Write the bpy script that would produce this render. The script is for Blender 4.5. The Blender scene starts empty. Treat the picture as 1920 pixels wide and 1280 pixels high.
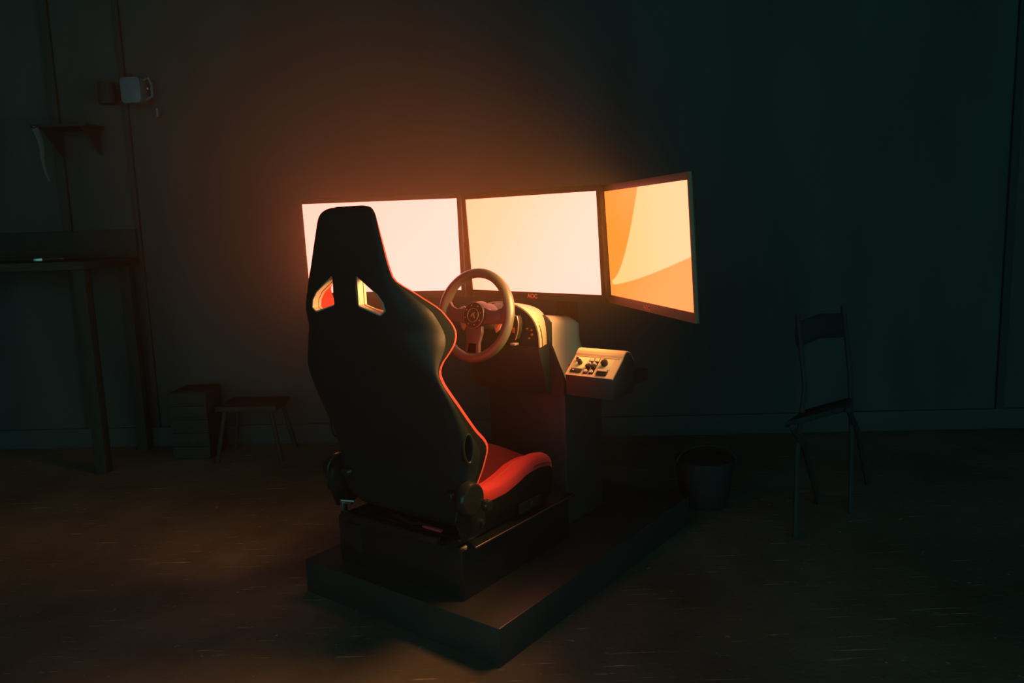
import bpy, bmesh, math, random
from mathutils import Vector, Matrix
random.seed(7)
PI = math.pi
sc = bpy.context.scene
col = sc.collection

# ---------------------------------------------------------------- camera
F, PITCH, ROLL, CAM_H = 1455.0, 0.148, -0.033, 1.172
fwd = Vector((0, math.cos(PITCH), -math.sin(PITCH)))
up0 = Vector((0, math.sin(PITCH), math.cos(PITCH)))
rt0 = Vector((1, 0, 0))
rt = rt0 * math.cos(ROLL) + up0 * math.sin(ROLL)
up = -rt0 * math.sin(ROLL) + up0 * math.cos(ROLL)
cd = bpy.data.cameras.new('camera')
cam = bpy.data.objects.new('camera', cd)
col.objects.link(cam)
cd.sensor_width = 36
cd.lens = 36 * F / 1920
cd.clip_start = 0.02
cam.matrix_world = Matrix(((rt.x, up.x, -fwd.x, 0), (rt.y, up.y, -fwd.y, 0), (rt.z, up.z, -fwd.z, CAM_H), (0, 0, 0, 1)))
sc.camera = cam

# ---------------------------------------------------------------- world, exposure, render options
world = bpy.data.worlds.new('world')
sc.world = world
world.use_nodes = True
bg = world.node_tree.nodes['Background']
bg.inputs[0].default_value = (0.15, 0.56, 0.56, 1)
bg.inputs[1].default_value = 1.15
sc.view_settings.view_transform = 'Standard'
sc.view_settings.look = 'None'
sc.view_settings.exposure = 0.0
sc.view_settings.gamma = 1.0
sc.view_settings.use_curve_mapping = False
sc.cycles.use_denoising = True
sc.cycles.max_bounces = 6
sc.cycles.diffuse_bounces = 3
sc.cycles.volume_bounces = 0
sc.cycles.sample_clamp_indirect = 4.0
HAZE_DENSITY = 0.41
HAZE_G = 0.55
RIGHT_BOOST = 18.0
EM_L, EM_C, EM_R = 3.4, 3.4, 2.2

# ---------------------------------------------------------------- materials
def new_mat(name):
    m = bpy.data.materials.new(name)
    m.use_nodes = True
    return m, m.node_tree.nodes, m.node_tree.links, m.node_tree.nodes['Principled BSDF']

def pmat(name, c, rough=0.5, metal=0.0, spec=0.5, sheen=0.0, sheen_tint=(1, 1, 1), noise=0.12, scale=30, bump=0.0, bscale=400, coat=0.0):
    m, N, L, b = new_mat(name)
    b.inputs['Roughness'].default_value = rough
    b.inputs['Metallic'].default_value = metal
    b.inputs['Specular IOR Level'].default_value = spec
    if sheen:
        b.inputs['Sheen Weight'].default_value = sheen
        b.inputs['Sheen Roughness'].default_value = 0.35
        b.inputs['Sheen Tint'].default_value = (*sheen_tint, 1)
    if coat:
        b.inputs['Coat Weight'].default_value = coat
        b.inputs['Coat Roughness'].default_value = 0.25
    tc = N.new('ShaderNodeTexCoord')
    nz = N.new('ShaderNodeTexNoise')
    nz.inputs['Scale'].default_value = scale
    nz.inputs['Detail'].default_value = 3
    L.new(tc.outputs['Object'], nz.inputs['Vector'])
    mx = N.new('ShaderNodeMix'); mx.data_type = 'RGBA'
    mx.inputs[6].default_value = (*[v * (1 - noise) for v in c], 1)
    mx.inputs[7].default_value = (*[min(1, v * (1 + noise)) for v in c], 1)
    L.new(nz.outputs['Fac'], mx.inputs[0])
    L.new(mx.outputs[2], b.inputs['Base Color'])
    if bump:
        n2 = N.new('ShaderNodeTexNoise'); n2.inputs['Scale'].default_value = bscale
        L.new(tc.outputs['Object'], n2.inputs['Vector'])
        bp = N.new('ShaderNodeBump'); bp.inputs['Strength'].default_value = bump
        bp.inputs['Distance'].default_value = 0.002
        L.new(n2.outputs['Fac'], bp.inputs['Height'])
        L.new(bp.outputs['Normal'], b.inputs['Normal'])
    return m

M = {}
M['shell'] = pmat('black shell plastic', (0.012, 0.023, 0.024), rough=0.40, spec=0.18, bump=0.15, bscale=900)
M['red'] = pmat('red suede fabric', (0.55, 0.034, 0.034), rough=0.9, sheen=0.8, sheen_tint=(1.0, 0.30, 0.20), noise=0.08, scale=120, bump=0.3, bscale=700)
M['cushion_shade'] = pmat('shaded red cushion cloth', (0.10, 0.017, 0.022), rough=0.95, spec=0.1, noise=0.1, scale=200, bump=0.3, bscale=900)  # darker copy of the red: shade on the cushion centre put into its colour
M['black_fabric'] = pmat('black seat fabric', (0.006, 0.011, 0.011), rough=0.95, spec=0.08, noise=0.2, bump=0.4, bscale=800)
M['seam'] = pmat('dark stitching', (0.10, 0.008, 0.008), rough=0.9)
M['trim'] = pmat('tan plastic trim', (0.62, 0.47, 0.33), rough=0.38)
M['metal'] = pmat('dark painted steel', (0.012, 0.018, 0.018), rough=0.24, spec=0.7, noise=0.15, scale=14)
M['bare_metal'] = pmat('bare steel', (0.55, 0.52, 0.48), rough=0.3, metal=1.0)
M['plate'] = pmat('satin black sheet', (0.036, 0.036, 0.033), rough=0.42, noise=0.3, scale=9, bump=0.1, bscale=200)
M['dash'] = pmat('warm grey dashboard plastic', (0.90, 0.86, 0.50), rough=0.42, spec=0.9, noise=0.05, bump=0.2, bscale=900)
M['dash_face'] = pmat('dark dashboard facia', (0.016, 0.034, 0.035), rough=0.5)
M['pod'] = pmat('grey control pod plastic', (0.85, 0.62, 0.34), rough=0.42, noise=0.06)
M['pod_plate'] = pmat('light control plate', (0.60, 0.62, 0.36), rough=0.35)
M['knob'] = pmat('black knob plastic', (0.02, 0.019, 0.018), rough=0.4)
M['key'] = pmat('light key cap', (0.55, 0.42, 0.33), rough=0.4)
M['wheel_rim'] = pmat('wheel rim leather', (0.115, 0.115, 0.080), rough=0.30, spec=1.0, noise=0.1, scale=60, bump=0.35, bscale=500)
M['spoke'] = pmat('brown grey spoke plastic', (0.13, 0.10, 0.085), rough=0.38)
M['hub'] = pmat('hub plastic', (0.045, 0.038, 0.034), rough=0.4)
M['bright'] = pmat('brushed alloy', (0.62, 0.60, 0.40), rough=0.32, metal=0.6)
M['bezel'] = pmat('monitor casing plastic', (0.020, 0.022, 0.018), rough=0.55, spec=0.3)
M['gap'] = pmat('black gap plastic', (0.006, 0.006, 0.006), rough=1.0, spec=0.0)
M['bezel_lit'] = pmat('screen-lit monitor casing plastic', (0.24, 0.15, 0.09), rough=0.5, spec=0.3)  # lighter copy of the casing, light from the other screens put into its colour
M['wall_strip'] = pmat('wall strip paint', (0.036, 0.050, 0.047), rough=0.85, spec=0.2)
M['skirting'] = pmat('skirting paint', (0.054, 0.074, 0.071), rough=0.85, spec=0.2)
M['logo'] = pmat('orange red print', (0.80, 0.20, 0.09), rough=0.5)
M['amber'] = pmat('orange control cap', (0.7, 0.16, 0.05), rough=0.4)
M['strap'] = pmat('red webbing', (0.75, 0.04, 0.06), rough=0.8)
M['rubber'] = pmat('black rubber', (0.012, 0.013, 0.013), rough=0.8)
M['wood'] = pmat('dull workbench wood', (0.024, 0.040, 0.038), rough=0.85, spec=0.15, noise=0.3)
M['grey'] = pmat('dull grey paint', (0.029, 0.040, 0.038), rough=0.7, spec=0.15)
M['pale'] = pmat('pale blue grey plastic', (0.12, 0.18, 0.20), rough=0.45)
M['cloth'] = pmat('pale cloth', (0.08, 0.12, 0.12), rough=0.9)

def concrete():
    m, N, L, b = new_mat('worn workshop concrete')
    tc = N.new('ShaderNodeTexCoord')
    n1 = N.new('ShaderNodeTexNoise'); n1.inputs['Scale'].default_value = 1.6; n1.inputs['Detail'].default_value = 8
    n1.inputs['Roughness'].default_value = 0.65
    L.new(tc.outputs['Object'], n1.inputs['Vector'])
    r1 = N.new('ShaderNodeValToRGB')
    r1.color_ramp.elements[0].position = 0.3; r1.color_ramp.elements[0].color = (0.085, 0.066, 0.050, 1)
    r1.color_ramp.elements[1].position = 0.75; r1.color_ramp.elements[1].color = (0.22, 0.175, 0.135, 1)
    L.new(n1.outputs['Fac'], r1.inputs['Fac'])
    # long scratches
    def scratches(rotz, sx, sy, th):
        mp = N.new('ShaderNodeMapping')
        mp.inputs['Rotation'].default_value = (0, 0, rotz)
        mp.inputs['Scale'].default_value = (sx, sy, 1)
        L.new(tc.outputs['Object'], mp.inputs['Vector'])
        n = N.new('ShaderNodeTexNoise'); n.inputs['Scale'].default_value = 1.0; n.inputs['Detail'].default_value = 4
        n.inputs['Roughness'].default_value = 0.7
        L.new(mp.outputs['Vector'], n.inputs['Vector'])
        r = N.new('ShaderNodeValToRGB')
        r.color_ramp.elements[0].position = th; r.color_ramp.elements[0].color = (0, 0, 0, 1)
        r.color_ramp.elements[1].position = th + 0.05; r.color_ramp.elements[1].color = (1, 1, 1, 1)
        L.new(n.outputs['Fac'], r.inputs['Fac'])
        return r.outputs['Color']
    s1 = scratches(0.50, 4, 70, 0.635)
    s2 = scratches(-0.9, 5, 70, 0.685)
    s3 = scratches(1.2, 22, 30, 0.672)
    add = N.new('ShaderNodeMath'); add.operation = 'MAXIMUM'
    L.new(s1, add.inputs[0]); L.new(s2, add.inputs[1])
    add2 = N.new('ShaderNodeMath'); add2.operation = 'MAXIMUM'
    L.new(add.outputs[0], add2.inputs[0]); L.new(s3, add2.inputs[1])
    mx = N.new('ShaderNodeMix'); mx.data_type = 'RGBA'
    mx.inputs[7].default_value = (0.60, 0.46, 0.32, 1)
    L.new(add2.outputs[0], mx.inputs[0]); L.new(r1.outputs['Color'], mx.inputs[6])
    L.new(mx.outputs[2], b.inputs['Base Color'])
    n3 = N.new('ShaderNodeTexNoise'); n3.inputs['Scale'].default_value = 45; n3.inputs['Detail'].default_value = 6
    L.new(tc.outputs['Object'], n3.inputs['Vector'])
    bp = N.new('ShaderNodeBump'); bp.inputs['Strength'].default_value = 0.35; bp.inputs['Distance'].default_value = 0.006
    hs = N.new('ShaderNodeMath'); hs.operation = 'MULTIPLY_ADD'; hs.inputs[1].default_value = -0.6
    L.new(add2.outputs[0], hs.inputs[0]); L.new(n3.outputs['Fac'], hs.inputs[2])
    L.new(hs.outputs[0], bp.inputs['Height'])
    L.new(bp.outputs['Normal'], b.inputs['Normal'])
    b.inputs['Roughness'].default_value = 0.62
    b.inputs['Specular IOR Level'].default_value = 0.3
    return m
M['concrete'] = concrete()

def wall_mat():
    m, N, L, b = new_mat('dark wall paint')
    tc = N.new('ShaderNodeTexCoord')
    mp = N.new('ShaderNodeMapping'); mp.inputs['Scale'].default_value = (2.2, 2.2, 0.5)
    L.new(tc.outputs['Object'], mp.inputs['Vector'])
    n1 = N.new('ShaderNodeTexNoise'); n1.inputs['Scale'].default_value = 1.5; n1.inputs['Detail'].default_value = 6
    L.new(mp.outputs['Vector'], n1.inputs['Vector'])
    r1 = N.new('ShaderNodeValToRGB')
    r1.color_ramp.elements[0].position = 0.35; r1.color_ramp.elements[0].color = (0.034, 0.048, 0.046, 1)
    r1.color_ramp.elements[1].position = 0.7; r1.color_ramp.elements[1].color = (0.052, 0.072, 0.068, 1)
    L.new(n1.outputs['Fac'], r1.inputs['Fac'])
    L.new(r1.outputs['Color'], b.inputs['Base Color'])
    b.inputs['Roughness'].default_value = 0.85
    return m
M['wall'] = wall_mat()

def screen_mat(name, kind, strength):
    """lit LCD panel: picture laid out in the panel's own coordinates (x right, z up, metres from the panel's middle)"""
    m = bpy.data.materials.new(name); m.use_nodes = True
    N, L = m.node_tree.nodes, m.node_tree.links
    N.clear()
    out = N.new('ShaderNodeOutputMaterial'); em = N.new('ShaderNodeEmission')
    L.new(em.outputs[0], out.inputs[0])
    tc = N.new('ShaderNodeTexCoord'); sep = N.new('ShaderNodeSeparateXYZ')
    L.new(tc.outputs['UV'], sep.inputs[0])
    u, v = sep.outputs[0], sep.outputs[1]
    def math_(op, a, b_, c_=None):
        n = N.new('ShaderNodeMath'); n.operation = op
        for i, x in enumerate((a, b_, c_)):
            if x is None: continue
            if isinstance(x, (int, float)): n.inputs[i].default_value = x
            else: L.new(x, n.inputs[i])
        return n.outputs[0]
    def mix(fac, a, b_):
        n = N.new('ShaderNodeMix'); n.data_type = 'RGBA'
        for i, x in ((0, fac), (6, a), (7, b_)):
            if isinstance(x, tuple): n.inputs[i].default_value = (*x, 1)
            elif isinstance(x, (int, float)): n.inputs[i].default_value = x
            else: L.new(x, n.inputs[i])
        return n.outputs[2]
    def smooth(x, lo, hi):
        n = N.new('ShaderNodeMapRange'); n.interpolation_type = 'SMOOTHSTEP'
        n.inputs[1].default_value = lo; n.inputs[2].default_value = hi
        L.new(x, n.inputs[0]); return n.outputs[0]
    R = strength
    if kind == 'left':
        c = mix(smooth(math_('ADD', math_('MULTIPLY', u, 0.8), math_('MULTIPLY', v, -0.5)), -0.5, 0.8), (R, 0.78, 0.55), (R, 0.83, 0.68))
    elif kind == 'centre':
        c = mix(smooth(math_('ADD', u, math_('MULTIPLY', v, -0.45)), -0.45, 0.75), (R, 0.70, 0.35), (R, 0.76, 0.60))
    else:
        # dune-like wallpaper: a pale swoosh on orange; edge curve u = a(v) on the left, v = b(u) below
        # left edge of the swoosh: u = 0.37 at the top, falling to 0.08 at v = 0.17
        vv = math_('SUBTRACT', v, 0.15)
        p = math_('POWER', math_('MAXIMUM', math_('DIVIDE', vv, 0.85), 0.001), 0.60)
        edge_u = math_('ADD', math_('MULTIPLY', p, 0.435), 0.02)
        mleft = smooth(math_('SUBTRACT', u, edge_u), -0.006, 0.010)
        # lower edge: v = 0.135 at u = 0.10 rising to 0.46 at u = 1
        q = math_('POWER', math_('MAXIMUM', math_('SUBTRACT', u, 0.05), 0.001), 1.25)
        edge_v = math_('ADD', math_('MULTIPLY', q, 0.345), 0.107)
        mlow = smooth(math_('SUBTRACT', v, edge_v), -0.006, 0.010)
        sw = math_('MULTIPLY', mleft, mlow)
        base = mix(smooth(math_('ADD', math_('MULTIPLY', u, 1.0), math_('MULTIPLY', math_('ABSOLUTE', math_('SUBTRACT', v, 0.5), 0), 0.7)), 0.1, 1.1),
                   (R * 0.9, 0.30, 0.035), (R, 0.42, 0.12))
        pale = mix(smooth(math_('SUBTRACT', u, math_('MULTIPLY', v, 0.0)), 0.1, 1.0), (R, 0.64, 0.24), (R, 0.72, 0.36))
        c = mix(sw, base, pale)
    L.new(c, em.inputs[0])
    em.inputs[1].default_value = 1.0
    return m
M['screen_left'] = screen_mat('lit screen pale', 'left', EM_L)
M['screen_centre'] = screen_mat('lit screen cream', 'centre', EM_C)
M['screen_right'] = screen_mat('lit screen orange', 'right', EM_R)

# ---------------------------------------------------------------- helpers
YAW = 0.651
RIG_O = Vector((-0.382, 2.175, 0))
RIG = Matrix.Translation(RIG_O) @ Matrix.Rotation(-YAW, 4, 'Z')

class MB:
    """collects verts / faces of one mesh"""
    def __init__(s): s.v, s.f, s.mi, s.sm = [], [], [], []
    def add(s, vs, fs, mi=0, smooth=False):
        o = len(s.v)
        s.v += [Vector(p) for p in vs]
        for f in fs:
            s.f.append([i + o for i in f]); s.mi.append(mi); s.sm.append(smooth)
        return s
    def box(s, x0, x1, y0, y1, z0, z1, b=0.0, mat=None, mi=0, seg=2):
        bm = bmesh.new()
        bmesh.ops.create_cube(bm, size=1)
        for v in bm.verts:
            v.co = Vector(((x0 + x1) / 2 + v.co.x * (x1 - x0), (y0 + y1) / 2 + v.co.y * (y1 - y0), (z0 + z1) / 2 + v.co.z * (z1 - z0)))
        if b:
            bmesh.ops.bevel(bm, geom=bm.edges[:], offset=b, segments=seg, profile=0.5, affect='EDGES')
        s.from_bm(bm, mat, mi, bool(b)); return s
    def from_bm(s, bm, mat=None, mi=0, smooth=False):
        bm.verts.ensure_lookup_table(); bm.verts.index_update()
        vs = [(mat @ v.co if mat else v.co.copy()) for v in bm.verts]
        s.add(vs, [[v.index for v in f.verts] for f in bm.faces], mi, smooth); bm.free()
    def cyl(s, p0, p1, r0, r1=None, n=20, caps=True, mi=0, bev=0.0):
        r1 = r0 if r1 is None else r1
        p0, p1 = Vector(p0), Vector(p1); d = (p1 - p0); L = d.length; d.normalize()
        a = d.orthogonal().normalized(); b = d.cross(a)
        prof = [(0, r0), (L, r1)] if not bev else [(0, r0 - bev), (bev * .3, r0 - bev * .3), (bev, r0), (L - bev, r1), (L - bev * .3, r1 - bev * .3), (L, r1 - bev)]
        vs, fs = [], []
        for t, r in prof:
            for k in range(n):
                th = 2 * PI * k / n
                vs.append(p0 + d * t + (a * math.cos(th) + b * math.sin(th)) * r)
        m = len(prof)
        for j in range(m - 1):
            for k in range(n):
                fs.append([j * n + k, j * n + (k + 1) % n, (j + 1) * n + (k + 1) % n, (j + 1) * n + k])
        s.add(vs, fs, mi, True)
        if caps:
            s.add(vs[:n], [list(range(n))[::-1]], mi); s.add(vs[-n:], [list(range(n))], mi)
        return s
    def tube(s, pts, r, n=10, closed=False, mi=0, rad=None, sc2=(1, 1), upv=None):
        pts = [Vector(p) for p in pts]; N_ = len(pts); vs, fs = [], []
        prev = None
        for i, p in enumerate(pts):
            if closed: t = pts[(i + 1) % N_] - pts[i - 1]
            else: t = pts[min(i + 1, N_ - 1)] - pts[max(i - 1, 0)]
            t.normalize()
            if upv is not None:
                a = (Vector(upv) - t * Vector(upv).dot(t)).normalized()
            elif prev is None: a = t.orthogonal().normalized()
            else: a = (prev - t * prev.dot(t)).normalized()
            prev = a; b = t.cross(a)
            rr = rad(i / (N_ - 1 if not closed else N_)) if rad else r
            for k in range(n):
                th = 2 * PI * k / n
                vs.append(p + a * math.cos(th) * rr * sc2[0] + b * math.sin(th) * rr * sc2[1])
        for i in range(N_ if closed else N_ - 1):
            j = (i + 1) % N_
            for k in range(n):
                fs.append([i * n + k, i * n + (k + 1) % n, j * n + (k + 1) % n, j * n + k])
        if not closed:
            fs.append(list(range(n))[::-1]); fs.append([(N_ - 1) * n + k for k in range(n)])
        s.add(vs, fs, mi, True); return s
    def prism(s, poly, axis, a0, a1, bev=0.0, mi=0, mat=None, seg=2):
        """poly: 2D outline; axis 'x','y','z' = extrusion direction"""
        def P(q, t):
            if axis == 'x': return Vector((t, q[0], q[1]))
            if axis == 'y': return Vector((q[0], t, q[1]))
            return Vector((q[0], q[1], t))
        bm = bmesh.new()
        A = [bm.verts.new(P(q, a0)) for q in poly]; B = [bm.verts.new(P(q, a1)) for q in poly]
        bm.faces.new(A); bm.faces.new(B[::-1]); n = len(poly)
        for i in range(n): bm.faces.new([A[(i + 1) % n], A[i], B[i], B[(i + 1) % n]])
        bmesh.ops.recalc_face_normals(bm, faces=bm.faces[:])
        if bev: bmesh.ops.bevel(bm, geom=bm.edges[:], offset=bev, segments=seg, profile=0.5, affect='EDGES', clamp_overlap=True)
        s.from_bm(bm, mat, mi, bool(bev)); return s

def make_obj(name, mb, mats, parent=None, off=(0, 0, 0), matrix=None, angle=38):
    me = bpy.data.meshes.new(name)
    off = Vector(off)
    me.from_pydata([tuple(v - off) for v in mb.v], [], mb.f)
    if not isinstance(mats, (list, tuple)): mats = [mats]
    for m in mats: me.materials.append(m)
    me.polygons.foreach_set('material_index', mb.mi)
    bm = bmesh.new(); bm.from_mesh(me)
    bmesh.ops.recalc_face_normals(bm, faces=bm.faces[:])
    bm.to_mesh(me); bm.free()
    me.polygons.foreach_set('use_smooth', [True] * len(me.polygons))
    try: me.set_sharp_from_angle(angle=math.radians(angle))
    except Exception: pass
    me.update()
    o = bpy.data.objects.new(name, me); col.objects.link(o)
    if parent is not None: o.parent = parent
    elif matrix is not None: o.matrix_world = matrix
    return o

def tag(o, label=None, cat=None, group=None, kind=None):
    if label: o['label'] = label
    if cat: o['category'] = cat
    if group: o['group'] = group
    if kind: o['kind'] = kind
    return o

class Thing:
    """an Empty at the thing's base, given in the frame `base`; parts are modelled in that frame"""
    def __init__(s, name, label, cat, loc=(0, 0, 0), base=None, group=None):
        s.loc = Vector(loc)
        e = bpy.data.objects.new(name, None); col.objects.link(e)
        e.empty_display_size = 0.1
        e.matrix_world = (RIG if base is None else base) @ Matrix.Translation(s.loc)
        s.e = tag(e, label, cat, group)
    def part(s, name, mb, mats, parent=None, label=None, angle=38):
        o = make_obj(name, mb, mats, parent or s.e, s.loc, angle=angle)
        if label: o['label'] = label
        return o

def interp(tab, z):
    """smooth (Catmull-Rom) interpolation of rows keyed by tab[i][0], ascending"""
    n = len(tab)
    if z <= tab[0][0]: return tab[0][1:]
    if z >= tab[-1][0]: return tab[-1][1:]
    i = max(k for k in range(n) if tab[k][0] <= z); i = min(i, n - 2)
    x0, x1 = tab[i][0], tab[i + 1][0]; t = (z - x0) / (x1 - x0); out = []
    for c in range(1, len(tab[0])):
        y0, y1 = tab[i][c], tab[i + 1][c]
        def sl(k):
            if k <= 0 or k >= n - 1: return 0.0 if k else (tab[1][c] - tab[0][c]) / (tab[1][0] - tab[0][0])
            d0 = (tab[k][c] - tab[k - 1][c]) / (tab[k][0] - tab[k - 1][0]); d1 = (tab[k + 1][c] - tab[k][c]) / (tab[k + 1][0] - tab[k][0])
            return 0.0 if d0 * d1 <= 0 else 2 * d0 * d1 / (d0 + d1)
        m0, m1 = sl(i) * (x1 - x0), sl(i + 1) * (x1 - x0)
        t2, t3 = t * t, t * t * t
        out.append(y0 * (2 * t3 - 3 * t2 + 1) + m0 * (t3 - 2 * t2 + t) + y1 * (-2 * t3 + 3 * t2) + m1 * (t3 - t2))
    return out

def boolean_cut(o, cutters):
    for c in cutters:
        md = o.modifiers.new('cut', 'BOOLEAN'); md.operation = 'DIFFERENCE'; md.object = c; md.solver = 'EXACT'
    dg = bpy.context.evaluated_depsgraph_get()
    dg.update()
    me = bpy.data.meshes.new_from_object(o.evaluated_get(dg))
    o.modifiers.clear(); old = o.data; o.data = me; me.name = old.name
    try: me.set_sharp_from_angle(angle=math.radians(38))
    except Exception: pass

# ================================================================ SETTING
fl = MB().box(-6.5, 6.5, -3.0, 4.6, -0.12, 0.0)
tag(make_obj('floor', fl, M['concrete']), kind='structure')
W0, W1 = Vector((-5.2, 4.44, 0)), Vector((5.2, 3.98, 0))      # back wall line, slightly turned
wd = (W1 - W0).normalized(); wn = Vector((wd.y, -wd.x, 0))   # wn points to the room
WALL = Matrix(((wd.x, wn.x * -1, 0, W0.x), (wd.y, wn.y * -1, 0, W0.y), (0, 0, 1, 0), (0, 0, 0, 1)))
WL = (W1 - W0).length
tag(make_obj('wall_back', MB().box(0, WL, 0, 0.15, 0, 3.4), M['wall'], matrix=WALL), kind='structure')
tag(make_obj('baseboard_back', MB().box(0, WL, -0.022, 0.0, 0.0, 0.11, b=0.004), M['skirting'], matrix=WALL), kind='structure')
def wx(x): return (x - W0.x) / wd.x
for i, (x, w) in enumerate(((-2.41, 0.05), (-2.02, 0.03), (2.62, 0.04))):
    tag(make_obj('trim_%d' % (i + 1), MB().box(wx(x) - w / 2, wx(x) + w / 2, -0.02, 0.0, 0.11, 3.4, b=0.003), M['wall_strip'], matrix=WALL), kind='structure')
tag(make_obj('wall_left', MB().box(-5.3, -5.15, -3, 4.6, 0, 3.4), M['wall']), kind='structure')
tag(make_obj('wall_right', MB().box(5.15, 5.3, -3, 4.4, 0, 3.4), M['wall']), kind='structure')

tag(make_obj('ceiling', MB().box(-5.3, 5.3, -3.0, 4.6, 3.4, 3.5), M['wall']), kind='structure')

# haze
hm = bpy.data.materials.new('thin haze'); hm.use_nodes = True
hn, hl = hm.node_tree.nodes, hm.node_tree.links; hn.clear()
ho = hn.new('ShaderNodeOutputMaterial'); hs = hn.new('ShaderNodeVolumeScatter')
hs.inputs['Color'].default_value = (0.95, 0.68, 0.28, 1)
hs.inputs['Density'].default_value = HAZE_DENSITY
hs.inputs['Anisotropy'].default_value = HAZE_G
htc = hn.new('ShaderNodeTexCoord'); hv = hn.new('ShaderNodeVectorMath'); hv.operation = 'DISTANCE'
hv.inputs[1].default_value = WALL.inverted() @ Vector((-0.48, 3.30, 1.45))
hl.new(htc.outputs['Object'], hv.inputs[0])
hr = hn.new('ShaderNodeMapRange'); hr.interpolation_type = 'SMOOTHSTEP'
hr.inputs[1].default_value = 0.35; hr.inputs[2].default_value = 1.45
hr.inputs[3].default_value = HAZE_DENSITY; hr.inputs[4].default_value = 0.006
hl.new(hv.outputs['Value'], hr.inputs[0]); hl.new(hr.outputs[0], hs.inputs['Density'])
hl.new(hs.outputs[0], ho.inputs['Volume'])
haze = make_obj('haze', MB().box(0.35, WL - 0.35, -4.9, -0.03, 0.001, 3.3), hm, matrix=WALL)
tag(haze, 'thin smoky haze hanging through the whole dark workshop', 'haze', kind='stuff')

# ================================================================ PLATFORM
T = Thing('simulator_platform', 'black steel base platform with raised seat riser on the concrete floor', 'platform', (0, 0.0, 0))
T.part('base_slab', MB().box(-0.405, 0.405, 0.0, 1.20, 0.0, 0.112, b=0.003), M['plate'])
rb = MB().prism([(-0.295, 0.112), (-0.300, 0.135), (-0.300, 0.262), (-0.285, 0.272), (0.215, 0.272), (0.228, 0.262), (0.228, 0.112)], 'y', 0.065, 0.62, bev=0.002)
T.part('seat_riser', rb, M['metal'])
T.part('top_plate', MB().prism([(-0.25, 0.10), (0.20, 0.10), (0.225, 0.10), (0.268, 0.078), (0.268, 0.60), (-0.25, 0.60)], 'z', 0.272, 0.280, bev=0.0035), M['metal'])
T.part('plate_edge_glint', MB().tube([(0.2665, 0.080, 0.2785), (0.2665, 0.598, 0.2785)], 0.0026, n=8), M['bare_metal'], label='bright strip standing in for the highlight on the top plate edge')  # bright strip added in place of the highlight along the plate's edge
T.part('slab_edge_glint', MB().tube([(0.404, 0.002, 0.111), (0.404, 1.198, 0.111)], 0.0012, n=6), M['bare_metal'], label='thin bright strip standing in for the highlight on the base slab edge')  # thin strip added to draw the slab edge's highlight
for s in (-1, 1):
    r = T.part('slider_rail', MB().box(s * 0.205 - 0.016, s * 0.205 + 0.016, 0.0, 0.50, 0.279, 0.302, b=0.003), M['metal'])
    T.part('rail_foot', MB().box(s * 0.205 - 0.02, s * 0.205 + 0.02, 0.43, 0.49, 0.279, 0.290, b=0.002).cyl((s * .205, .46, .29), (s * .205, .46, .296), .008, n=6), M['metal'], parent=r)
T.part('cross_bar', MB().box(-0.20, 0.20, -0.008, 0.010, 0.302, 0.322, b=0.003), M['metal'])
T.part('cover_plate', MB().box(-0.285, -0.19, 0.062, 0.066, 0.15, 0.25, b=0.001), M['metal'])

# ================================================================ SEAT
# level table: z, spine y (back), half width, bolster tip y, front centre y
LV = [(0.330, 0.075, 0.195, 0.105, 0.120), (0.36, 0.062, 0.240, 0.098, 0.122), (0.40, 0.055, 0.252, 0.098, 0.120), (0.45, 0.050, 0.258, 0.108, 0.118),
      (0.50, 0.042, 0.262, 0.136, 0.108), (0.55, 0.030, 0.270, 0.146, 0.098), (0.617, 0.010, 0.272, 0.092, 0.075), (0.69, -0.014, 0.272, 0.034, 0.050),
      (0.735, -0.030, 0.267, 0.002, 0.030), (0.765, -0.042, 0.260, -0.014, 0.015), (0.79, -0.051, 0.255, -0.020, 0.004), (0.815, -0.060, 0.251, -0.006, -0.006), (0.84, -0.070, 0.250, 0.026, -0.016), (0.865, -0.078, 0.250, 0.050, -0.032), (0.89, -0.086, 0.247, 0.060, -0.044),
      (0.95, -0.097, 0.236, 0.024, -0.070), (1.00, -0.101, 0.200, -0.030, -0.076), (1.05, -0.101, 0.160, -0.078, -0.068), (1.15, -0.095, 0.127, -0.080, -0.030),
      (1.205, -0.090, 0.109, -0.080, -0.045), (1.222, -0.086, 0.096, -0.078, -0.055), (1.232, -0.080, 0.079, -0.072, -0.060), (1.238, -0.072, 0.056, -0.066, -0.060)]
ZS = []
z = 0.330
while z < 1.2:
    ZS.append(z); z += 0.012
ZS += [1.205, 1.214, 1.221, 1.227, 1.232, 1.236, 1.238]

def outer_pt(th, w, ys, tip, off=0.0):
    D = max(tip - ys, 0.012)
    n = 3.6 + 3.2 * max(0.0, min(1.0, (ys + 0.090) / 0.045))
    s, c = math.sin(th), math.cos(th)
    k = (abs(s) ** n + abs(c) ** n) ** (1 / n)
    return (w + off) * s / k, tip - (D + off) * c / k

def side_profile(z):
    ys, w, tip, yf = interp(LV, z)
    return ys, w, tip, yf

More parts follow.
